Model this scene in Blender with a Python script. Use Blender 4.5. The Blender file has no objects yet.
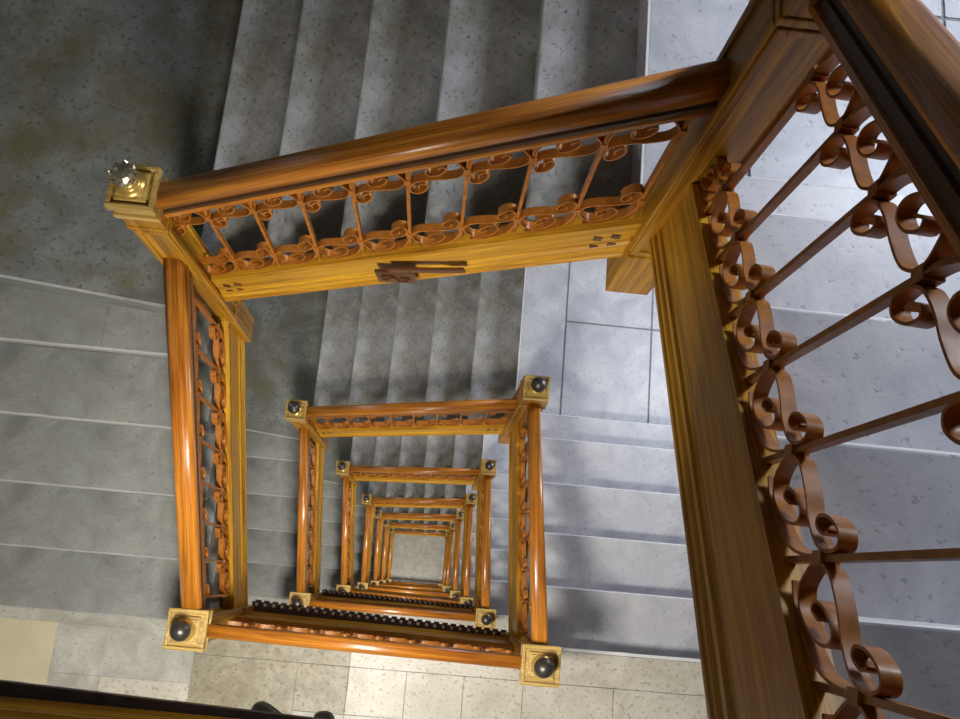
import bpy, bmesh, math, random
from mathutils import Vector, Matrix
random.seed(7)
scn = bpy.context.scene
COL = scn.collection

# ------------------------------------------------------------------ camera
cam_d = bpy.data.cameras.new('camera')
cam = bpy.data.objects.new('camera', cam_d)
COL.objects.link(cam)
cam_d.sensor_width = 36.0
cam_d.lens = 863.0 * 36.0 / 960.0
cam_d.clip_start = 0.02
CR = Matrix(((0.9943576446, -0.0978390377, -0.0409926490),
             (0.0849396135, 0.9658378647, -0.2448315363),
             (0.0635463345, 0.2399682100, 0.9686986743)))
cam.matrix_world = Matrix.Translation((0.9009, 0.3016, 0.2974)) @ CR.to_4x4()
scn.camera = cam

# ------------------------------------------------------------------ look
vs = scn.view_settings
vs.view_transform = 'Standard'
vs.look = 'None'
vs.gamma = 1.0
vs.exposure = 0.0
vs.use_curve_mapping = False
wd = bpy.data.worlds.new('sky')
scn.world = wd
wd.use_nodes = True
wd.node_tree.nodes['Background'].inputs[0].default_value = (0.75, 0.85, 1.0, 1)
wd.node_tree.nodes['Background'].inputs[1].default_value = 0.05

# ------------------------------------------------------------------ dimensions (metres)
H = 3.3                    # storey
R = H / 18.0               # riser
W, D = 1.399, 1.259        # open well
X0, X1, Y0, Y1 = -1.50, 2.90, -1.60, 2.76   # room
ZC = -0.698                # landing floor just below the camera (level 0)
NL = 7                     # storeys below
SK = 0.645                 # nosing pitch of the north flight


def zs(k):                 # south landing of level k
    return ZC - H * k


def area(name, loc, size, power, color, target):
    l = bpy.data.lights.new(name, 'AREA')
    l.shape = 'RECTANGLE'
    l.size, l.size_y = size
    l.energy = power
    l.color = color
    o = bpy.data.objects.new(name, l)
    COL.objects.link(o)
    o.location = loc
    o.rotation_euler = (Vector(target) - Vector(loc)).to_track_quat('-Z', 'Y').to_euler()
    return o


# daylight through the east windows, one per storey beside the upper landing
for k in range(1, NL + 1):
    zl = zs(k) + 2 * H / 3
    area('window_daylight', (X1 - 0.06, 2.05, zl + 1.45), (0.5, 0.7), 39 if k == 1 else 26, (0.84, 0.90, 1.0),
         (X1 - 1.2, 1.75, zl + 0.6))
# daylight through the west windows beside the lower flight
for k in range(1, NL + 1):
    zl = zs(k) + H / 3
    area('west_daylight', (X0 + 0.06, 2.05, zl + 1.55), (0.9, 1.2), 1.2 if k == 1 else 8.0, (0.93, 0.97, 1.0),
         (X0 + 0.9, 0.7, zs(k) + 0.9))
# lamp light below each landing
for k in range(1, NL + 1):
    area('lamp_light', (0.55, -0.42, zs(k) + 2.72), (0.4, 0.4), 70 if k == 1 else 48, (1.0, 0.95, 0.85),
         (0.55, -0.40, zs(k)))
# skylight over the well
area('skylight', (0.7, 0.65, 3.05), (1.6, 1.6), 2, (1.0, 0.97, 0.90), (0.7, 0.65, 0))

# ------------------------------------------------------------------ materials


def new_mat(name):
    m = bpy.data.materials.new(name)
    m.use_nodes = True
    nt = m.node_tree
    return m, nt, nt.nodes['Principled BSDF']


def nd(nt, typ, **kw):
    n = nt.nodes.new(typ)
    for k, v in kw.items():
        setattr(n, k, v)
    return n


def ramp(nt, src, stops):
    r = nd(nt, 'ShaderNodeValToRGB')
    e = r.color_ramp.elements
    while len(e) < len(stops):
        e.new(0.5)
    for i, (p, c) in enumerate(stops):
        e[i].position = p
        e[i].color = (c[0], c[1], c[2], 1)
    nt.links.new(src, r.inputs[0])
    return r


def wood(name, dark, light, axis=0, rough=0.28, coat=0.5, scale=1.0):
    m, nt, b = new_mat(name)
    tc = nd(nt, 'ShaderNodeTexCoord')
    mp = nd(nt, 'ShaderNodeMapping')
    s = [38 * scale] * 3
    s[axis] = 1.3 * scale
    mp.inputs['Scale'].default_value = s
    nt.links.new(tc.outputs['Object'], mp.inputs['Vector'])
    n = nd(nt, 'ShaderNodeTexNoise')
    n.inputs['Scale'].default_value = 1.0
    n.inputs['Detail'].default_value = 6
    n.inputs['Roughness'].default_value = 0.62
    n.inputs['Distortion'].default_value = 0.6
    nt.links.new(mp.outputs[0], n.inputs['Vector'])
    mp2 = nd(nt, 'ShaderNodeMapping')
    s2 = [260 * scale] * 3
    s2[axis] = 5 * scale
    mp2.inputs['Scale'].default_value = s2
    nt.links.new(tc.outputs['Object'], mp2.inputs['Vector'])
    n2 = nd(nt, 'ShaderNodeTexNoise')
    n2.inputs['Scale'].default_value = 1.0
    n2.inputs['Detail'].default_value = 3
    nt.links.new(mp2.outputs[0], n2.inputs['Vector'])
    r1 = ramp(nt, n.outputs['Fac'], [(0.32, dark), (0.62, light)])
    r2 = ramp(nt, n2.outputs['Fac'], [(0.38, (0.45, 0.38, 0.32)), (0.52, (1, 1, 1))])
    mx = nd(nt, 'ShaderNodeMix', data_type='RGBA', blend_type='MULTIPLY')
    mx.inputs[0].default_value = 0.6
    nt.links.new(r1.outputs[0], mx.inputs[6])
    nt.links.new(r2.outputs[0], mx.inputs[7])
    nt.links.new(mx.outputs[2], b.inputs['Base Color'])
    b.inputs['Roughness'].default_value = rough
    b.inputs['Specular IOR Level'].default_value = 0.35 if coat < .4 else 0.5
    b.inputs['Coat Weight'].default_value = coat
    b.inputs['Coat Roughness'].default_value = 0.24
    bp = nd(nt, 'ShaderNodeBump')
    bp.inputs['Strength'].default_value = 0.15
    bp.inputs['Distance'].default_value = 0.002
    nt.links.new(n2.outputs['Fac'], bp.inputs['Height'])
    nt.links.new(bp.outputs[0], b.inputs['Normal'])
    return m


def stone(name, base, alt, speck, stain=None, stain_amt=0.0, rough=0.45, spk=0.33, vein=5.0):
    """mottled marble: cloudy base, dark specks, optional coloured stains"""
    m, nt, b = new_mat(name)
    tc = nd(nt, 'ShaderNodeTexCoord')
    n = nd(nt, 'ShaderNodeTexNoise')
    n.inputs['Scale'].default_value = vein
    n.inputs['Detail'].default_value = 7
    n.inputs['Roughness'].default_value = 0.6
    n.inputs['Distortion'].default_value = 0.8
    nt.links.new(tc.outputs['Object'], n.inputs['Vector'])
    r1 = ramp(nt, n.outputs['Fac'], [(0.35, alt), (0.65, base)])
    mp = nd(nt, 'ShaderNodeMapping')
    mp.inputs['Scale'].default_value = (52, 60, 52)
    mp.inputs['Rotation'].default_value = (0, 0, 0.6)
    nt.links.new(tc.outputs['Object'], mp.inputs['Vector'])
    n2 = nd(nt, 'ShaderNodeTexNoise')
    n2.inputs['Scale'].default_value = 1.0
    n2.inputs['Detail'].default_value = 4
    n2.inputs['Roughness'].default_value = 0.65
    nt.links.new(mp.outputs[0], n2.inputs['Vector'])
    r2 = ramp(nt, n2.outputs['Fac'], [(spk - 0.03, (1, 1, 1)), (spk + 0.06, (0, 0, 0))])
    mx = nd(nt, 'ShaderNodeMix', data_type='RGBA')
    nt.links.new(r2.outputs[0], mx.inputs[0])
    nt.links.new(r1.outputs[0], mx.inputs[6])
    mx.inputs[7].default_value = (*speck, 1)
    out = mx.outputs[2]
    if stain:
        n3 = nd(nt, 'ShaderNodeTexNoise')
        n3.inputs['Scale'].default_value = 2.6
        n3.inputs['Detail'].default_value = 8
        n3.inputs['Roughness'].default_value = 0.72
        nt.links.new(tc.outputs['Object'], n3.inputs['Vector'])
        r3 = ramp(nt, n3.outputs['Fac'], [(0.42, (0, 0, 0)), (0.62, (stain_amt,) * 3)])
        m2 = nd(nt, 'ShaderNodeMix', data_type='RGBA')
        nt.links.new(r3.outputs[0], m2.inputs[0])
        nt.links.new(out, m2.inputs[6])
        m2.inputs[7].default_value = (*stain, 1)
        out = m2.outputs[2]
    nt.links.new(out, b.inputs['Base Color'])
    b.inputs['Roughness'].default_value = rough
    bp = nd(nt, 'ShaderNodeBump')
    bp.inputs['Strength'].default_value = 0.2
    bp.inputs['Distance'].default_value = 0.003
    nt.links.new(n2.outputs['Fac'], bp.inputs['Height'])
    nt.links.new(bp.outputs[0], b.inputs['Normal'])
    return m


def plain(name, col, rough=0.5, metal=0.0, noise=0.0, coat=0.0):
    m, nt, b = new_mat(name)
    if noise:
        tc = nd(nt, 'ShaderNodeTexCoord')
        n = nd(nt, 'ShaderNodeTexNoise')
        n.inputs['Scale'].default_value = 40
        n.inputs['Detail'].default_value = 4
        nt.links.new(tc.outputs['Object'], n.inputs['Vector'])
        r = ramp(nt, n.outputs['Fac'], [(0.3, tuple(c * (1 - noise) for c in col)), (0.7, tuple(min(1, c * (1 + noise)) for c in col))])
        nt.links.new(r.outputs[0], b.inputs['Base Color'])
    else:
        b.inputs['Base Color'].default_value = (*col, 1)
    b.inputs['Roughness'].default_value = rough
    b.inputs['Metallic'].default_value = metal
    b.inputs['Coat Weight'].default_value = coat
    return m


RAILW = wood('varnished_handrail_oak', (0.34, 0.092, 0.008), (0.78, 0.30, 0.034), 0, 0.32, 0.5)
BOARD = wood('golden_board_oak', (0.38, 0.155, 0.007), (0.78, 0.42, 0.030), 0, 0.42, 0.12)
POSTW = wood('golden_post_oak', (0.24, 0.09, 0.005), (0.62, 0.31, 0.022), 2, 0.42, 0.12)
RAIL_SHADE = plain('handrail_underside_shade', (0.075, 0.030, 0.009), 0.4, 0, 0.3)  # shade below the handrail top, put into the colour of the mouldings
IRON = plain('copper_brown_painted_iron', (0.44, 0.150, 0.016), 0.42, 0.0, 0.3, 0.12)
BALL = plain('dark_bronze', (0.13, 0.12, 0.105), 0.38, 0.8)
GOLD = plain('gilded_collar', (0.75, 0.50, 0.13), 0.3, 0.6, 0.15)
PLATE = wood('gilded_cap_oak', (0.38, 0.23, 0.05), (0.72, 0.50, 0.16), 0, 0.35, 0.4)
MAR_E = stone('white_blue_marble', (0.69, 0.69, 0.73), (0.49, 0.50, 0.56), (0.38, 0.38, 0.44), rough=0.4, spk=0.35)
EDGE_E = stone('pale_white_marble_edge', (0.92, 0.92, 0.94), (0.86, 0.87, 0.89), (0.6, 0.6, 0.63), rough=0.35, spk=0.3)  # paler than the treads, for nosings and landing edges
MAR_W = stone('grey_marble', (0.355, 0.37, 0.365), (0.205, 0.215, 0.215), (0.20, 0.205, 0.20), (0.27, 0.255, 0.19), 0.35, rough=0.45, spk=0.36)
EDGE_W = stone('pale_grey_marble_edge', (0.54, 0.54, 0.53), (0.42, 0.42, 0.41), (0.3, 0.3, 0.3), rough=0.4, spk=0.3)  # lighter grey for nosings and the landing edge
MAR_N = stone('stained_grey_marble', (0.54, 0.545, 0.565), (0.33, 0.335, 0.35), (0.16, 0.16, 0.16), (0.19, 0.17, 0.09), 0.75, rough=0.5, spk=0.37)
MAR_D = stone('olive_stained_marble', (0.27, 0.28, 0.265), (0.165, 0.17, 0.16), (0.10, 0.10, 0.09), (0.14, 0.12, 0.05), 0.8, rough=0.55, spk=0.38)
TRV = stone('cream_grey_marble', (0.66, 0.655, 0.61), (0.44, 0.44, 0.40), (0.38, 0.37, 0.31), (0.42, 0.38, 0.28), 0.3, spk=0.36, vein=8)
TRV2 = stone('mottled_brown_marble', (0.54, 0.50, 0.40), (0.33, 0.30, 0.21), (0.24, 0.21, 0.14), (0.26, 0.22, 0.12), 0.75, spk=0.39, vein=9)
TRVY = stone('yellow_cream_marble', (0.76, 0.69, 0.50), (0.68, 0.61, 0.44), (0.5, 0.43, 0.3), rough=0.4, spk=0.28)
TRVL = stone('light_speckled_marble', (0.76, 0.73, 0.65), (0.58, 0.55, 0.46), (0.42, 0.39, 0.31), rough=0.4, spk=0.38)
MORT = plain('mortar', (0.26, 0.26, 0.26), 0.8, 0, 0.2)
PLAST = plain('wall_plaster', (0.16, 0.155, 0.145), 0.8, 0, 0.05)
CEIL = plain('ceiling_plaster', (0.28, 0.27, 0.26), 0.85)
WHITE = plain('white_paint', (0.75, 0.74, 0.70), 0.5)
LEATH = plain('black_shoe_leather', (0.012, 0.012, 0.013), 0.3, 0, 0, 0.3)
RUB = plain('black_rubber', (0.02, 0.02, 0.02), 0.7)
FASC = plain('dark_painted_iron', (0.085, 0.066, 0.07), 0.45, 0.2, 0.2)
HOLEM = plain('pale_hole_dot', (0.9, 0.85, 0.78), 0.35)  # light showing through the fascia holes, put into the colour
PLAQ = wood('dark_carved_wood', (0.08, 0.03, 0.012), (0.17, 0.065, 0.025), 0, 0.4, 0.3)
m, nt, b = new_mat('window_glass')
b.inputs['Transmission Weight'].default_value = 1.0
b.inputs['Roughness'].default_value = 0.05
b.inputs['IOR'].default_value = 1.45
GLASS = m
CUT = plain('tarnished_silver', (0.62, 0.58, 0.42), 0.22, 0.85, 0.5)
m, nt, b = new_mat('lamp_glow')
b.inputs['Emission Color'].default_value = (1.0, 0.88, 0.68, 1)
b.inputs['Emission Strength'].default_value = 4.0
GLOW = m

# ------------------------------------------------------------------ mesh helpers


def box(bm, a, b_, mi=0):
    x0, y0, z0 = a
    x1, y1, z1 = b_
    v = [bm.verts.new(c) for c in ((x0, y0, z0), (x1, y0, z0), (x1, y1, z0), (x0, y1, z0),
                                   (x0, y0, z1), (x1, y0, z1), (x1, y1, z1), (x0, y1, z1))]
    for f in ((0, 3, 2, 1), (4, 5, 6, 7), (0, 1, 5, 4), (1, 2, 6, 5), (2, 3, 7, 6), (3, 0, 4, 7)):
        fc = bm.faces.new([v[i] for i in f])
        fc.material_index = mi


def poly_prism(bm, pts, z0, z1, mi=0):
    lo = [bm.verts.new((x, y, z0)) for x, y in pts]
    hi = [bm.verts.new((x, y, z1)) for x, y in pts]
    n = len(pts)
    bm.faces.new(lo[::-1]).material_index = mi
    bm.faces.new(hi).material_index = mi
    for i in range(n):
        bm.faces.new((lo[i], lo[(i + 1) % n], hi[(i + 1) % n], hi[i])).material_index = mi


def extrude_profile(bm, prof, x0, x1, slope, zoff=0.0, mi=None, plumb=0.0):
    """prof: list of (y, z) closed; swept along x with shear z += slope*x"""
    a = [bm.verts.new((x0 + z * plumb, y, z + zoff + slope * x0)) for y, z in prof]
    c = [bm.verts.new((x1 + z * plumb, y, z + zoff + slope * x1)) for y, z in prof]
    n = len(prof)
    bm.faces.new(a[::-1])
    bm.faces.new(c)
    for i in range(n):
        f = bm.faces.new((a[i], a[(i + 1) % n], c[(i + 1) % n], c[i]))
        if mi:
            f.material_index = mi[i]


def lathe(bm, prof, seg=20, mi=0, center=(0, 0, 0)):
    rings = []
    cx, cy, cz = center
    for r, z in prof:
        if r < 1e-5:
            rings.append([bm.verts.new((cx, cy, cz + z))])
        else:
            rings.append([bm.verts.new((cx + r * math.cos(2 * math.pi * i / seg), cy + r * math.sin(2 * math.pi * i / seg), cz + z)) for i in range(seg)])
    for a, c in zip(rings, rings[1:]):
        for i in range(seg):
            j = (i + 1) % seg
            if len(a) == 1 and len(c) == 1:
                continue
            if len(a) == 1:
                f = bm.faces.new((a[0], c[i], c[j]))
            elif len(c) == 1:
                f = bm.faces.new((a[i], a[j], c[0]))
            else:
                f = bm.faces.new((a[i], a[j], c[j], c[i]))
            f.material_index = mi
            f.smooth = True


def mesh_of(name, bm, mats, smooth=False, bevel=0):
    bmesh.ops.recalc_face_normals(bm, faces=bm.faces[:])
    me = bpy.data.meshes.new(name)
    bm.to_mesh(me)
    bm.free()
    for m_ in (mats if isinstance(mats, (list, tuple)) else [mats]):
        me.materials.append(m_)
    if smooth:
        for p in me.polygons:
            p.use_smooth = True
    return me


def link(name, me, parent=None, loc=(0, 0, 0), bevel=0.0, seg=2):
    o = bpy.data.objects.new(name, me)
    COL.objects.link(o)
    o.location = loc
    if parent:
        o.parent = parent
    if bevel:
        md = o.modifiers.new('bevel', 'BEVEL')
        md.width = bevel
        md.segments = seg
        md.limit_method = 'ANGLE'
        md.angle_limit = math.radians(35)
    return o


def obj(name, bm, mats, parent=None, loc=(0, 0, 0), smooth=False, bevel=0.0):
    return link(name, mesh_of(name, bm, mats, smooth), parent, loc, bevel)


def tag(o, label, cat, group=None):
    o['label'] = label
    o['category'] = cat
    if group:
        o['group'] = group
    return o


def thing(name, label, cat, loc=(0, 0, 0), rz=0.0, group=None):
    o = bpy.data.objects.new(name, None)
    COL.objects.link(o)
    o.empty_display_size = 0.05
    o.location = loc
    o.rotation_euler = (0, 0, rz)
    return tag(o, label, cat, group)


def struct(name, bm, mats, bevel=0.0):
    o = obj(name, bm, mats, bevel=bevel)
    o['kind'] = 'structure'
    return o


ORD = ['topmost', 'second', 'third', 'fourth', 'fifth', 'sixth', 'seventh', 'eighth']

# ------------------------------------------------------------------ room shell
ZB = zs(NL)
ZT = 3.15


def wall(name, a, b_):
    bm = bmesh.new()
    box(bm, a, b_)
    return struct(name, bm, PLAST)


def wall_with_holes(name, axis, pos, thick, u0, u1, holes):
    """axis 'x': wall in the yz plane at x=pos. holes: list of (u0,u1,z0,z1) one above another"""
    bm = bmesh.new()

    def bb(ua, ub, za, zb):
        box(bm, (pos, ua, za), (pos + thick, ub, zb))
    hu0, hu1 = holes[0][0], holes[0][1]
    bb(u0, hu0, ZB - 0.2, ZT)
    bb(hu1, u1, ZB - 0.2, ZT)
    z = ZB - 0.2
    for h in sorted(holes, key=lambda h: h[2]):
        bb(hu0, hu1, z, h[2])
        z = h[3]
    bb(hu0, hu1, z, ZT)
    return struct(name, bm, PLAST)


EW = [(1.55, 2.55, zs(k) + 2 * H / 3 + 0.65, min(zs(k) + 2 * H / 3 + 2.25, 3.0)) for k in range(0, NL + 1)]
WWN = [(1.60, 2.50, zs(k) + H / 3 + .8, zs(k) + H / 3 + 2.1) for k in range(1, NL + 1)]
wall_with_holes('wall_east', 'x', X1, 0.2, Y0 - 0.2, Y1 + 0.2, EW)
wall_with_holes('wall_west', 'x', X0 - 0.2, 0.2, Y0 - 0.2, Y1 + 0.2, WWN)
wall('wall_north', (X0, Y1, ZB - 0.2), (X1, Y1 + 0.2, ZT))
wall('wall_south', (X0, Y0 - 0.2, ZB - 0.2), (X1, Y0, ZT))
bm = bmesh.new()
box(bm, (X0 - 0.2, Y0 - 0.2, ZT), (X1 + 0.2, Y1 + 0.2, ZT + 0.15))
struct('ceiling', bm, CEIL)
wn = 1
for holes, xa, xb in ((EW, X1 + 0.06, X1 + 0.12), (WWN, X0 - 0.12, X0 - 0.06)):
    for (u0, u1, z0, z1) in holes:
        bm = bmesh.new()
        t = 0.05
        box(bm, (xa, u0, z0), (xb, u0 + t, z1))
        box(bm, (xa, u1 - t, z0), (xb, u1, z1))
        box(bm, (xa, u0 + t, z0), (xb, u1 - t, z0 + t))
        box(bm, (xa, u0 + t, z1 - t), (xb, u1 - t, z1))
        um = (u0 + u1) / 2
        box(bm, (xa + .01, um - .02, z0 + t), (xb - .01, um + .02, z1 - t))
        w = struct('window_%d' % wn, bm, WHITE)
        bm = bmesh.new()
        xm = (xa + xb) / 2
        box(bm, (xm - .003, u0 + t, z0 + t), (xm + .003, u1 - t, z1 - t))
        g = obj('pane', bm, GLASS, w)
        wn += 1

# ------------------------------------------------------------------ landings


def landing(rect_pts, z, tiles, mats, thick=0.2, body=None):
    """slab body of mortar colour, tiles laid on it 4 mm proud; tiles = list of (poly, material index)"""
    bm = bmesh.new()
    poly_prism(bm, rect_pts, z - thick, z - 0.008, 0 if body is None else body)
    if body is not None:
        cx = sum(p[0] for p in rect_pts) / len(rect_pts)
        cy = sum(p[1] for p in rect_pts) / len(rect_pts)
        poly_prism(bm, [(cx + (x - cx) * .96, cy + (y - cy) * .96) for x, y in rect_pts], z - .009, z - .0055, 0)
    for poly, mi in tiles:
        poly_prism(bm, poly, z - 0.008, z, mi)
    return struct('floor', bm, mats)


def rect(x0, y0, x1, y1, g=0.004):
    return [(x0 + g, y0 + g), (x1 - g, y0 + g), (x1 - g, y1 - g), (x0 + g, y1 - g)]


def grid_tiles(xs, ys, pick, g=0.004):
    out = []
    for i in range(len(xs) - 1):
        for j in range(len(ys) - 1):
            out.append((rect(xs[i], ys[j], xs[i + 1], ys[j + 1], g), pick(i, j)))
    return out


GX = 0.02                                     # how far slabs stop from the well line (under the string boards)
for k in range(0, NL + 1):
    z = zs(k)
    rnd = random.Random(20 + k)
    # south landing
    if k == NL:
        pts = [(X0, Y0), (X1, Y0), (X1, Y1), (X0, Y1)]
    else:
        pts = [(X0, Y0), (X1, Y0), (X1, 0.005), (W + GX, 0.005), (W + GX, -GX), (-GX, -GX), (-GX, 0.0), (X0, 0.0)]
    tl = []
    tl.append((rect(W + GX, -0.15, X1, 0.0 if k < NL else .012, .002), 4))
    tl.append((rect(-0.12, -0.15, 0.60, -GX, .001), 2))
    tl.append((rect(0.60, -0.15, W + GX, -GX, .001), 4))
    tl.append((rect(X0, -0.06, -0.12, 0.0, .0005), 1))
    tl.append((rect(-0.76, -0.28, -0.12, -0.06, .0005), 1))
    tl.append((rect(X0, -0.55, -0.76, -0.06, .0005), 3))
    tl.append((rect(-0.76, -0.55, -0.53, -0.28, .0005), 1))
    tl.append((rect(-0.53, -0.55, -0.12, -0.28, .0005), 4))
    tl.append((rect(-0.12, -0.55, 0.36, -0.15, .0005), 2))
    xs = [0.36, 0.60, 0.87, 1.14, 1.42, 1.85, 2.3, X1]
    for i in range(len(xs) - 1):
        tl.append((rect(xs[i], -0.36, xs[i + 1], -0.15, .0015), 2 if i == 0 else 4))
        tl.append((rect(xs[i], -0.55, xs[i + 1], -0.36, .0015), 4 if i % 3 else 1))
    xs = [X0 + .55 * i for i in range(9)]
    xs[-1] = X1
    tl += grid_tiles(xs, [Y0, -1.08, -0.55], lambda i, j: rnd.choice((1, 2, 4, 4)), .0015)
    if k == NL:
        tl += grid_tiles([X0, X0 + .5, X0 + 1.0, X0 + 1.48, .3, .62, .95, 1.25, 1.6, 2.2, X1], [0.012, .25, .5, .75, 1.0, 1.25, 1.75, 2.25, Y1],
                         lambda i, j: 1, .0005)
    if k < NL:
        tl.append((rect(W + GX, 0.0, X1, 0.016, .0005), 5))
    landing(pts, z, tl, [MORT, TRV, TRV2, TRVY, TRVL, EDGE_E])
    if k == 0:
        continue
    # north-west landing
    z1 = z + H / 3
    pts = [(X0, 1.325), (-0.03, 1.197), (-0.03, D + GX), (-0.03, Y1), (X0, Y1)]
    tl = [([(X0, 1.319), (-0.031, 1.190), (-0.031, Y1), (X0, Y1)], 1),
          ([(X0, 1.309), (-0.031, 1.180), (-0.031, 1.1895), (X0, 1.3185)], 3)]
    landing(pts, z1, tl, [MORT, MAR_D, MAR_W, EDGE_W], body=2)
    # north-east landing
    z2 = z + 2 * H / 3
    pts = [(1.39, D + GX), (W + GX, D + GX), (W + GX, 1.325), (X1, 1.325), (X1, Y1), (1.39, Y1)]
    g = .006
    tl = [([(1.385, D + GX), (W + GX, D + GX), (W + GX, 1.312), (1.67 - g, 1.312), (1.67 - g, Y1), (1.385, Y1)], 1)]
    tl += [(rect(1.67, 1.306, 2.24, 1.98, g), 1), (rect(1.67, 1.98, 2.24, Y1, g), 1),
           (rect(2.24, 1.306, X1, 1.98, g), 1), (rect(2.24, 1.98, X1, Y1, g), 1)]
    tl.append((rect(W + GX, 1.296, X1, 1.3075, .0005), 2))
    tl.append((rect(1.376, D + GX, 1.3845, Y1, .0005), 2))
    landing(pts, z2, tl, [MORT, MAR_E, EDGE_E], body=1)

# ------------------------------------------------------------------ stair flights


def step_mesh(ax, length, depth, inner_taper=0.0):
    """local: x across tread (0..length), y going up the flight (0..depth), z=0 tread top. front nosing at y=0"""
    bm = bmesh.new()
    n = 0.022
    nf = len(bm.faces)
    # tread slab with rounded nosing
    prof = [(0.0, -0.008), (0.006, 0.0), (depth + .03, 0.0), (depth + .03, -0.045), (0.004, -0.045), (0.0, -0.038)]
    a = [bm.verts.new((0, y, z)) for y, z in prof]
    c = [bm.verts.new((length, y + (inner_taper if 1 < i < 4 else 0), z)) for i, (y, z) in enumerate(prof)]
    m_ = len(prof)
    bm.faces.new(a)
    bm.faces.new(c[::-1])
    for i in range(m_):
        f = bm.faces.new((a[i], a[(i + 1) % m_], c[(i + 1) % m_], c[i]))
        f.material_index = 1 if i in (0, 5) else 0
    # body with riser face, sloping underside
    zt = -0.045
    zb0, zb1 = -R - 0.16, -R - 0.16 + R
    v = [(n, zt), (n, zb0 + .02), (depth + n, zb1 + .02), (depth + n, zt)]
    a = [bm.verts.new((0, y, z)) for y, z in v]
    c = [bm.verts.new((length, y, z)) for y, z in v]
    bm.faces.new(a[::-1])
    bm.faces.new(c)
    for i in range(4):
        bm.faces.new((a[i], a[(i + 1) % 4], c[(i + 1) % 4], c[i]))
    return bm


NOS = {'west': [0.0, .265, .525, .785, 1.048], 'north': [-.03, .245, .525, .80, 1.09], 'east': [1.32, 1.14, .857, .57, .295]}
END = {'west': 1.27, 'north': 1.39, 'east': .005}
STEPM = {}


def flight(kind, zbase, label, mat, level):
    t = thing('stair_flight', label, 'stairs', (0, 0, zbase), 0, 'stair flights winding down the well')
    nos = NOS[kind] + [END[kind]]
    for i in range(5):
        dpt = abs(nos[i + 1] - nos[i])
        key = (kind, i)
        if key not in STEPM:
            if kind == 'west':
                L = -X0 - 0.058
                bm = step_mesh(0, L, dpt - (0.03 if i == 4 else 0))
                if i == 4:
                    pass
            elif kind == 'north':
                L = Y1 - D - 0.058
                bm = step_mesh(0, L, dpt)
            else:
                L = X1 - W - 0.058
                bm = step_mesh(0, L, dpt)
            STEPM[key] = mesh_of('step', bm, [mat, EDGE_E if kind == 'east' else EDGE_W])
            if kind == 'west' and i == 4:      # tapered last tread: back edge follows the slanted landing edge
                me = STEPM[key]
                for v_ in me.vertices:
                    if v_.co.y > 0.1:
                        u = v_.co.x / L
                        v_.co.y += 0.09 - 0.13 * u
        o = link('step', STEPM[key], t, bevel=0.004, seg=2)
        z = (i + 1) * R
        if kind == 'west':
            o.location = (X0 + .018, nos[i], z)
        elif kind == 'north':                  # local x -> -y, local y -> +x
            o.location = (nos[i], Y1 - .018, z)
            o.rotation_euler = (0, 0, -math.pi / 2)
        else:                                  # local x -> -x, local y -> -y
            o.location = (X1 - .018, nos[i], z)
            o.rotation_euler = (0, 0, math.pi)
    return t


for k in range(1, NL + 1):
    wd_ = ORD[k - 1]
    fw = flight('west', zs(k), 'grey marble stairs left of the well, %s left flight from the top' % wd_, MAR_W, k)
    if k == 1:                             # joint between two slabs of the upper tread
        bm = bmesh.new()
        box(bm, (-.4545, 1.062, 5 * R + .0002), (-.4485, 1.235, 5 * R + .0012))
        obj('slab_joint', bm, MORT, fw)
    flight('north', zs(k) + H / 3, 'dark stained stairs at the top side of the well, %s from the top' % wd_, MAR_N, k)
    flight('east', zs(k) + 2 * H / 3, 'pale bluish marble stairs right of the well, %s from the top' % wd_, MAR_E, k)

# ------------------------------------------------------------------ newel posts
CORN = {
    'SW': {0: (-.02, .053), 1: (-.002, .009), 2: (-.02, .002), 3: (.015, .018), 4: (.012, .012), 5: (.015, .01)},
    'SE': {0: (W - .027, .034), 1: (1.402, -.014), 2: (1.412, 0), 3: (1.42, 0), 4: (1.405, .01), 5: (1.37, .03)},
    'NW': {1: (.002, 1.26), 2: (-.02, 1.25), 3: (-.02, 1.27), 4: (.02, 1.23), 5: (.004, 1.24)},
    'NE': {1: (W + .045, 1.264), 2: (1.386, 1.267), 3: (1.385, 1.257), 4: (1.41, 1.259), 5: (1.41, 1.27)},
}
DEF = {'SW': (0, 0), 'SE': (W, 0), 'NW': (0, D), 'NE': (W, D)}
CAPZ = {'SW': .698, 'SE': .698, 'NW': .698 + 1.357, 'NE': .698 + 2.602}
PLEN = {'SW': 1.10, 'SE': 1.10, 'NW': 1.44, 'NE': 1.53}


def corner(c, k):
    return CORN[c].get(k, DEF[c])


def frame_panel(bm, w, z0, z1, r=0.008, bw=0.018, mi=0):
    """raised border strips on the four sides of a square shaft of half width w"""
    for s in range(4):
        M = Matrix.Rotation(s * math.pi / 2, 4, 'Z')
        st = len(bm.verts)
        bm.verts.ensure_lookup_table()
        before = set(bm.verts)
        box(bm, (-w - .001, -w - r, z0), (-w + bw, -w + .002, z1), mi)
        box(bm, (w - bw, -w - r, z0), (w + .001, -w + .002, z1), mi)
        box(bm, (-w + bw, -w - r, z0), (w - bw, -w + .002, z0 + bw), mi)
        box(bm, (-w + bw, -w - r, z1 - bw), (w - bw, -w + .002, z1), mi)
        new = [v for v in bm.verts if v not in before]
        bmesh.ops.transform(bm, matrix=M, verts=new)


def shaft_mesh(L, lower, w=0.045):
    bm = bmesh.new()
    box(bm, (-w, -w, -L + lower), (w, w, -0.03))
    frame_panel(bm, w, -L + lower + .03, -0.19)
    box(bm, (-w - .006, -w - .006, -0.160), (w + .006, w + .006, -0.03))
    # upper neck mouldings
    box(bm, (-w - .010, -w - .010, -0.180), (w + .010, w + .010, -0.160))
    return mesh_of('shaft', bm, POSTW)


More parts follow.
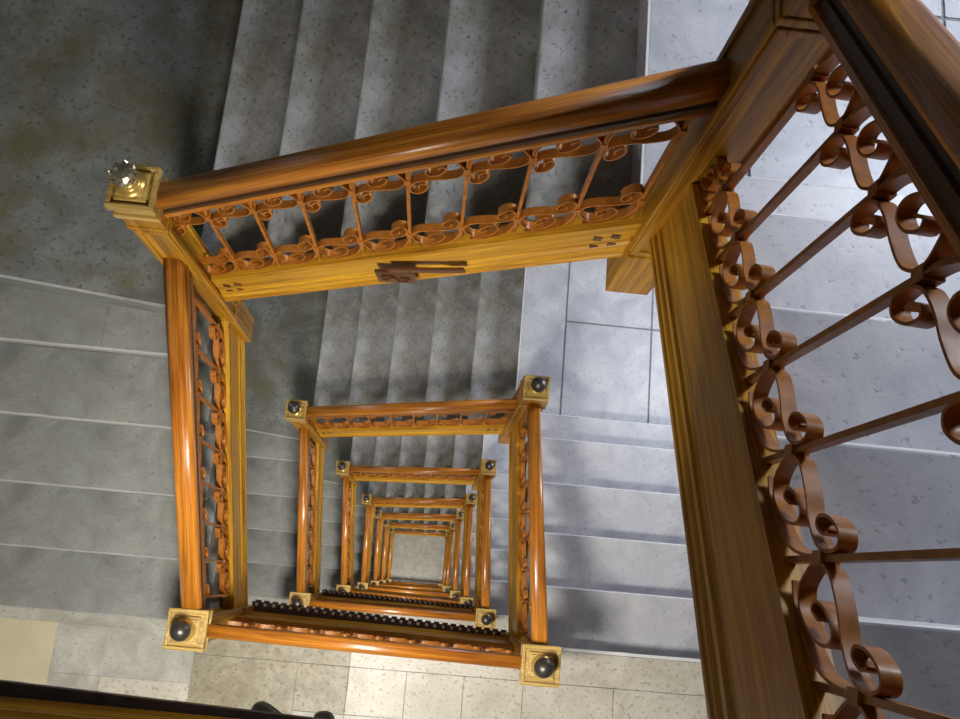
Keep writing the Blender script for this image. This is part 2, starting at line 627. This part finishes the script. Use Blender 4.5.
def block_mesh(L, lower, w=0.056):
    bm = bmesh.new()
    box(bm, (-w, -w, -L), (w, w, -L + lower))
    return mesh_of('base_block', bm, POSTW)


def cap_mesh(w):
    bm = bmesh.new()
    box(bm, (-w, -w, -0.032), (w, w, -0.010))
    # raised rim, inner step, pyramid-like rise
    r = 0.014
    for (a, b_) in (((-w, -w, -.010), (w, -w + r, 0)), ((-w, w - r, -.010), (w, w, 0)),
                    ((-w, -w + r, -.010), (-w + r, w - r, 0)), ((w - r, -w + r, -.010), (w, w - r, 0))):
        box(bm, a, b_)
    q = w * 0.66
    box(bm, (-q, -q, -.010), (q, q, 0.004))
    q = w * 0.52
    box(bm, (-q, -q, .004), (q, q, 0.014))
    box(bm, (-w * .86, -w * .86, -.066), (w * .86, w * .86, -.032))
    box(bm, (-w * .98, -w * .98, -.088), (w * .98, w * .98, -.066))
    return mesh_of('cap', bm, PLATE)


def collar_mesh():
    bm = bmesh.new()
    lathe(bm, [(0, .008), (.040, .008), (.043, .014), (.041, .021), (.030, .025), (.024, .030), (.026, .036), (.018, .042), (0, .042)], 28)
    return mesh_of('collar', bm, GOLD)


def ball_mesh():
    bm = bmesh.new()
    pr = [(0.0, .038)] + [(.039 * math.cos(a), .078 + .039 * math.sin(a)) for a in [math.radians(d) for d in range(-75, 88, 9)]] + [(0, .117)]
    lathe(bm, pr, 28)
    return mesh_of('ball_finial', bm, BALL)


def crown_mesh():
    """ornate metal finial: faceted bulb with a ring of petals"""
    bm = bmesh.new()
    lathe(bm, [(0, .036), (.018, .038), (.026, .046), (.034, .062), (.032, .076), (.022, .088), (.010, .094), (0, .095)], 10)
    for f in bm.faces:
        f.smooth = False
    for i in range(8):
        a = 2 * math.pi * i / 8
        M = Matrix.Rotation(a, 4, 'Z') @ Matrix.Translation((.031, 0, .068)) @ Matrix.Rotation(.35, 4, 'Y')
        bmesh.ops.create_icosphere(bm, subdivisions=1, radius=.010, matrix=M @ Matrix.Diagonal((.7, 1, 1.7, 1)))
    me = mesh_of('ornate_finial', bm, CUT)
    return me


PW = {'SW': .048, 'SE': .048, 'NW': .050, 'NE': .062}
SH = {c: (shaft_mesh(PLEN[c], .30 if c[0] == 'N' else .26, PW[c]), block_mesh(PLEN[c], .30 if c[0] == 'N' else .26, PW[c] + (.010 if c[0] == 'S' else .005))) for c in CAPZ}
CAPM = {'S': cap_mesh(.078), 'N': cap_mesh(.066)}
COLM, BALM, CRM = collar_mesh(), ball_mesh(), crown_mesh()
SIDE = {'SW': 'lower left', 'SE': 'lower right', 'NW': 'upper left', 'NE': 'upper right'}


def post(c, k, n):
    x, y = corner(c, k)
    z = zs(k) + CAPZ[c] + (.10 if k == 0 else 0)
    fin = 'ornate silvery finial' if (c == 'NW' and k == 1) else 'dark ball finial'
    t = thing('newel_post', 'newel post with %s, %s corner of the well, %s from the top' % (fin, SIDE[c], ORD[n]),
              'newel post', (x, y, z), 0, 'newel posts at the corners of the stairwell')
    # the empty sits at the cap; shaft hangs below
    link('shaft', SH[c][0], t, bevel=.003)
    link('base_block', SH[c][1], t, bevel=.004)
    cp = link('cap', CAPM['S' if c[0] == 'S' else 'N'], t, bevel=.003)
    link('collar', COLM, cp)
    if c == 'NW' and k == 1:
        f = link('ornate_finial', CRM, cp)
        f['label'] = 'ornate silvery finial'
    else:
        link('ball_finial', BALM, cp)
    return t


for c in ('SW', 'SE', 'NW', 'NE'):
    k0 = 0 if c[0] == 'S' else 1
    for k in range(k0, NL + 1):
        post(c, k, k - k0)

# ------------------------------------------------------------------ railings
def handrail_mesh(L, w, s, h=.042):
    """rounded top, fillets and mouldings below coloured dark as their shade; straight along x"""
    top = [(w * .90, -.012), (w, -.004)]
    for q in range(0, 181, 15):
        a_ = math.radians(q)
        top.append((w * math.copysign(abs(math.cos(a_)) ** .62, math.cos(a_)), .002 + (h - .012) * abs(math.sin(a_)) ** .75))
    top += [(-w, -.004), (-w * .90, -.012)]
    under = [(.72, -.016), (.72, -.028), (.84, -.031), (.84, -.042), (.60, -.046), (.60, -.058), (.70, -.061), (.70, -.072)]
    pr = top + [(-a_ * w, b_) for a_, b_ in under] + [(a_ * w, b_) for a_, b_ in under[::-1]]
    n, nt_ = len(pr), len(top)
    mi = [0] * n
    for q in range(nt_ - 1, n):
        mi[q] = 1
    mi[nt_ + 5] = mi[nt_ + 6] = mi[n - 7] = mi[n - 8] = 0
    bm = bmesh.new()
    extrude_profile(bm, pr, 0, L, 0, 0, mi, s)
    bm.faces.ensure_lookup_table()
    for q in range(1, nt_ - 2):
        bm.faces[2 + q].smooth = True
    return bm


def string_mesh(L, h, s):
    """board of height h, top at z=0, sunk face and bottom mouldings"""
    t = .022
    q = h
    pr = [(-t - .004, 0), (-t - .004, -.014), (-t, -.018),
          (-t, -q + .070), (-t - .006, -q + .064), (-t - .006, -q + .048), (-t - .001, -q + .042), (-t - .008, -q + .030), (-t - .008, -q + .016), (-t - .012, -q + .012), (-t - .012, -q)]
    pr = pr + [(-y, z) for y, z in pr[::-1]]
    bm = bmesh.new()
    extrude_profile(bm, pr, 0, L, 0, 0, None, s)
    return bm


VS = 1.72            # how tall the scrolls stand


def ribbon(bm, pts, width=.023, th=.0044, sub=5, slope=0.0, vs=1.0):
    """flat strip: pts (u, v) in railing plane; width across the plane"""
    # Catmull-Rom
    P = [pts[0]] + list(pts) + [pts[-1]]
    out = []
    for i in range(1, len(P) - 2):
        p0, p1, p2, p3 = P[i - 1], P[i], P[i + 1], P[i + 2]
        for j in range(sub):
            t = j / sub
            out.append(tuple(0.5 * ((2 * p1[d]) + (-p0[d] + p2[d]) * t + (2 * p0[d] - 5 * p1[d] + 4 * p2[d] - p3[d]) * t * t +
                                    (-p0[d] + 3 * p1[d] - 3 * p2[d] + p3[d]) * t ** 3) for d in (0, 1)))
    out.append(tuple(P[-1]))
    out = [(u, v * vs + slope * u) for u, v in out]
    rings = []
    for i, (u, v) in enumerate(out):
        a = out[max(0, i - 1)]
        b_ = out[min(len(out) - 1, i + 1)]
        dx, dz = b_[0] - a[0], b_[1] - a[1]
        l = math.hypot(dx, dz) or 1
        nx, nz = -dz / l * th / 2, dx / l * th / 2
        w = width / 2
        rings.append([bm.verts.new(c) for c in ((u + nx, -w, v + nz), (u + nx, w, v + nz), (u - nx, w, v - nz), (u - nx, -w, v - nz))])
    for a, c in zip(rings, rings[1:]):
        for i in range(4):
            f = bm.faces.new((a[i], a[(i + 1) % 4], c[(i + 1) % 4], c[i]))
            f.smooth = True
            bm.edges.get((a[i], c[i])).smooth = False
    bm.faces.new(rings[0][::-1])
    bm.faces.new(rings[-1])


P_ = .148           # bar spacing
# the lower scroll of one bay, collar of this bar at (0,c), next collar at (P,c)
CL = .062


def lower_scroll(bm, s, flip=None):
    def T(pts):
        if flip is None:
            return pts
        return [(P_ - u, flip / VS - v) for u, v in pts]
    # strip arching from the collar to the small curl standing on it by the next bar
    A = [(.004, CL), (.022, CL + .012), (.060, CL + .010), (.098, CL + .003), (.130, CL + .004), (.141, CL + .018), (.135, CL + .036), (.116, CL + .043), (.099, CL + .034),
         (.097, CL + .020), (.108, CL + .013), (.119, CL + .019), (.117, CL + .028)]
    # big curl hanging below
    B = [(.004, CL - .004), (.014, CL - .020), (.036, CL - .042), (.066, CL - .050), (.094, CL - .040), (.102, CL - .022), (.088, CL - .008), (.064, CL - .008),
         (.052, CL - .020), (.062, CL - .030), (.073, CL - .024)]
    # lower strip running along the board and up to the next collar
    Cc = [(.028, CL - .052), (.060, CL - .058), (.100, CL - .056), (.130, CL - .044), (.143, CL - .022), (.145, CL - .002)]
    for q in (A, B, Cc):
        ribbon(bm, T(q), slope=s, vs=VS)


def baluster_mesh(s, hh):
    """straight bar with its two collars; hh = clear height from board top to handrail underside"""
    bm = bmesh.new()
    w = .0075
    box(bm, (-w * .6, -w, -.004), (w * .6, w, hh + .004))
    for c in (CL * VS, hh - CL * VS):
        box(bm, (-.009, -.0125, c - .012), (.009, .0125, c + .012))
    return mesh_of('baluster', bm, IRON)


def scroll_mesh(s, hh, top):
    bm = bmesh.new()
    lower_scroll(bm, s, hh if top else None)
    if top:                      # keep the shear consistent for the rotated copy
        pass
    return mesh_of('scroll', bm, IRON)


KIND = {  # slope, board top at start, handrail centre above board top, board height
    'west': dict(s=.835, top=-.075, gap=.66, bh=.29, w=.040),
    'north': dict(s=.645, top=.225, gap=.635, bh=.225, w=.037),
    'east': dict(s=.70, top=-.03, gap=.703, bh=.35, w=.043),
    'east_lower': dict(s=.64, top=-.03, gap=.655, bh=.33, w=.034),
    'south': dict(s=0.0, top=.03, gap=.585, bh=.38, w=.028),
}
for kd in KIND.values():
    kd['hh'] = kd['gap'] - .068
    kd['bar'] = baluster_mesh(kd['s'], kd['hh'])
    kd['lo'] = scroll_mesh(kd['s'], kd['hh'], False)
    kd['hi'] = scroll_mesh(kd['s'], kd['hh'], True)


HOLE_DOT = {}


def railing(kind, p0, p1, z0, label, u0=.165, level=0):
    kd = KIND[kind]
    d = Vector((p1[0] - p0[0], p1[1] - p0[1]))
    L = d.length
    ang = math.atan2(d.y, d.x)
    s = kd['s']
    t = thing('railing', label, 'railing', (p0[0], p0[1], z0 + kd['top']), ang, 'railings around the stairwell')
    e = .045
    ta = -math.atan(s)
    ca = math.cos(ta)
    Lh = (L - 2 * e) / ca
    o = obj('string_board', string_mesh(Lh, kd['bh'] * ca, s), BOARD, t, (e, 0, s * e))
    o.rotation_euler = (0, ta, 0)
    o = obj('handrail', handrail_mesh(Lh, kd['w'] if level < 2 or kind == 'south' else min(kd['w'], .034), s), [RAILW, RAIL_SHADE], t, (e, 0, kd['gap'] + s * e))
    o.rotation_euler = (0, ta, 0)
    n = int((L - u0 - .06) / P_) + 1
    for i in range(n):
        u = u0 + i * P_
        link('baluster', kd['bar'], t, (u, 0, s * u))
        if u + P_ < L - .03:
            link('scroll', kd['lo'], t, (u, 0, s * u))
            link('scroll', kd['hi'], t, (u, 0, s * u))
    # the bay before the first bar
    u = u0 - P_
    if u > -.02:
        u_ = u
        link('scroll', kd['lo'], t, (u_, 0, s * u_))
        if not kind.startswith('east'):
            link('scroll', kd['hi'], t, (u_, 0, s * u_))
    if kind == 'north' and level < 3:   # dark blocks painting the shade of square cut-outs at both board ends
        for us in (.085, L - .185):
            for i in range(2):
                for j in range(2):
                    bm = bmesh.new()
                    a0 = us + .045 * i + (.02 if us > .5 else 0)
                    zc = s * a0 - .075 - .062 * j
                    box(bm, (a0, -.0245, zc - .013), (a0 + .024, -.020, zc + .013))
                    obj('cutout_square', bm, PLAQ, t)
    if kind == 'south' and level < 3:          # dark toothed iron fascia under the board, pale dots painted for light through its holes
        bm = bmesh.new()
        y0, ya, yb = (.020, .092, .066) if level else (.020, .060, .028)
        n = 30
        for i in range(n):
            u0_, u1_ = e + (L - 2 * e) * i / n, e + (L - 2 * e) * (i + 1) / n
            um = (u0_ + u1_) / 2
            f_ = lambda u: ya + (yb - ya) * u / L
            um = u0_ + (u1_ - u0_) * .35
            nt_ = .009 if level else .0
            poly = [(u0_, y0), (u1_, y0), (u1_, f_(u1_))]
            if level:
                poly += [(um, f_(um)), (um, f_(um) - nt_), (u0_, f_(u0_) - nt_)]
            else:
                poly += [(u0_, f_(u0_))]
            poly_prism(bm, poly, -.400, -.386)
        fa = obj('fascia', bm, FASC, t)
        if 1 <= level <= 3:
            if 'm' not in HOLE_DOT:
                bm = bmesh.new()
                lathe(bm, [(0, .004), (.006, .0035), (.0085, 0)], 10)
                HOLE_DOT['m'] = mesh_of('hole_dot', bm, HOLEM)
            for i in range(n):
                u = e + (L - 2 * e) * (i + .5) / n
                link('hole_dot', HOLE_DOT['m'], fa, (u, ya + (yb - ya) * u / L - .022, -.386))
    return t


def step_up(kind, k):
    return zs(k) + {'west': 0, 'north': H / 3, 'east': 2 * H / 3, 'south': 0}[kind]


for k in range(0, NL + 1):
    railing('south', corner('SW', k), corner('SE', k), zs(k),
            'level scrolled railing on the bottom side of the well, %s from the top' % ORD[k], level=k)
    if k == 0:
        continue
    n = ORD[k - 1]
    railing('west', corner('SW', k), corner('NW', k), zs(k),
            'sloping scrolled railing on the left side of the well, %s from the top' % n, .12, k)
    r = railing('north', corner('NW', k), corner('NE', k), zs(k) + H / 3,
                'sloping scrolled railing on the top side of the well, %s from the top' % n, .17, k)
    # east railing climbs from the NE post south to the SE post of the level above
    railing('east' if k == 1 else 'east_lower', corner('NE', k), corner('SE', k - 1), zs(k) + 2 * H / 3 + R + .70 * .06 + .10 - .0,
            'sloping scrolled railing on the right side of the well, %s from the top' % n, .165, k)

# ------------------------------------------------------------------ small things
# carved latch-like ornament fixed on the face of the topmost top-side board
t = thing('carved_ornament', 'small dark carved wooden plaque with a long strip on the topmost golden board', 'plaque', (.66, D - .050, -2.325))
bm = bmesh.new()
a = math.atan(SK)
box(bm, (0, -.008, -.045), (.125, .004, .045))
ME = obj('plaque', bm, PLAQ, t, bevel=.002)
ME.rotation_euler = (0, -.12, 0)
bm = bmesh.new()
for cx, sg in ((.035, 1), (.088, -1)):
    pts = []
    for i in range(15):
        an = i * .55
        rr = .026 - .0015 * i
        pts.append((cx + sg * rr * math.cos(an), sg * rr * math.sin(an)))
    ribbon(bm, pts, width=.008, th=.006)
for v_ in bm.verts:
    v_.co.y -= .010
obj('carving', bm, PLAQ, t).rotation_euler = (0, -.12, 0)
bm = bmesh.new()
box(bm, (.055, -.006, .030), (.30, .004, .058))
obj('strip', bm, PLAQ, t, bevel=.002).rotation_euler = (0, -.28, 0)


def shoe(loc, rz, label):
    t = thing('shoe', label, 'shoe', loc, rz, 'pair of black shoes on the landing')
    bm = bmesh.new()
    # local +y = toe; length .29
    secs = [(-.145, .026, .060), (-.12, .034, .075), (-.07, .037, .082), (-.02, .038, .085), (.03, .043, .070), (.08, .048, .055), (.115, .044, .047), (.135, .032, .038), (.145, .014, .026)]
    rings = []
    for y, w, h in secs:
        rings.append([bm.verts.new((w * math.copysign(abs(math.cos(q)) ** .8, math.cos(q)), y, .022 + (h - .022) * max(0, math.sin(q)) ** .8)) for q in [math.pi * i / 10 for i in range(11)]])
    for a_, c_ in zip(rings, rings[1:]):
        for i in range(10):
            f = bm.faces.new((a_[i], a_[i + 1], c_[i + 1], c_[i]))
            f.smooth = True
        bm.faces.new((a_[0], c_[0], c_[10], a_[10]))
    bm.faces.new(rings[0])
    bm.faces.new(rings[-1][::-1])
    obj('upper', bm, LEATH, t)
    bm = bmesh.new()
    out = [(w * 1.08 + .002, y) for y, w, h in secs]
    poly = out + [(-x, y) for x, y in out[::-1]]
    poly_prism(bm, poly, 0.0, .022)
    obj('sole', bm, RUB, t, bevel=.003)
    bm = bmesh.new()
    for i in range(4):
        y = .0 + i * .018
        box(bm, (-.022, y, .079 - i * .004), (.022, y + .005, .088 - i * .005))
    obj('laces', bm, RUB, t)


shoe((.310, -.425, zs(1) + .001), 1.12, 'black leather shoe on the landing, the left and larger toe at bottom edge')
shoe((.525, -.495, zs(1) + .001), .15, 'black leather shoe on the landing, only its toe tip showing at bottom edge')

# ceiling lamps under each landing, the source of the warm light
for k in range(1, NL + 1):
    t = thing('ceiling_lamp', 'round ceiling lamp under the bottom side landings, %s from the top' % ORD[k - 1], 'lamp', (.55, -.42, zs(k - 1) - .2), 0, 'ceiling lamps')
    bm = bmesh.new()
    lathe(bm, [(0, 0), (.15, 0), (.15, -.03), (.13, -.035), (0, -.035)], 24)
    obj('base', bm, WHITE, t)
    bm = bmesh.new()
    lathe(bm, [(.13, -.035), (.12, -.07), (.08, -.095), (0, -.105)], 24)
    obj('diffuser', bm, GLOW, t)
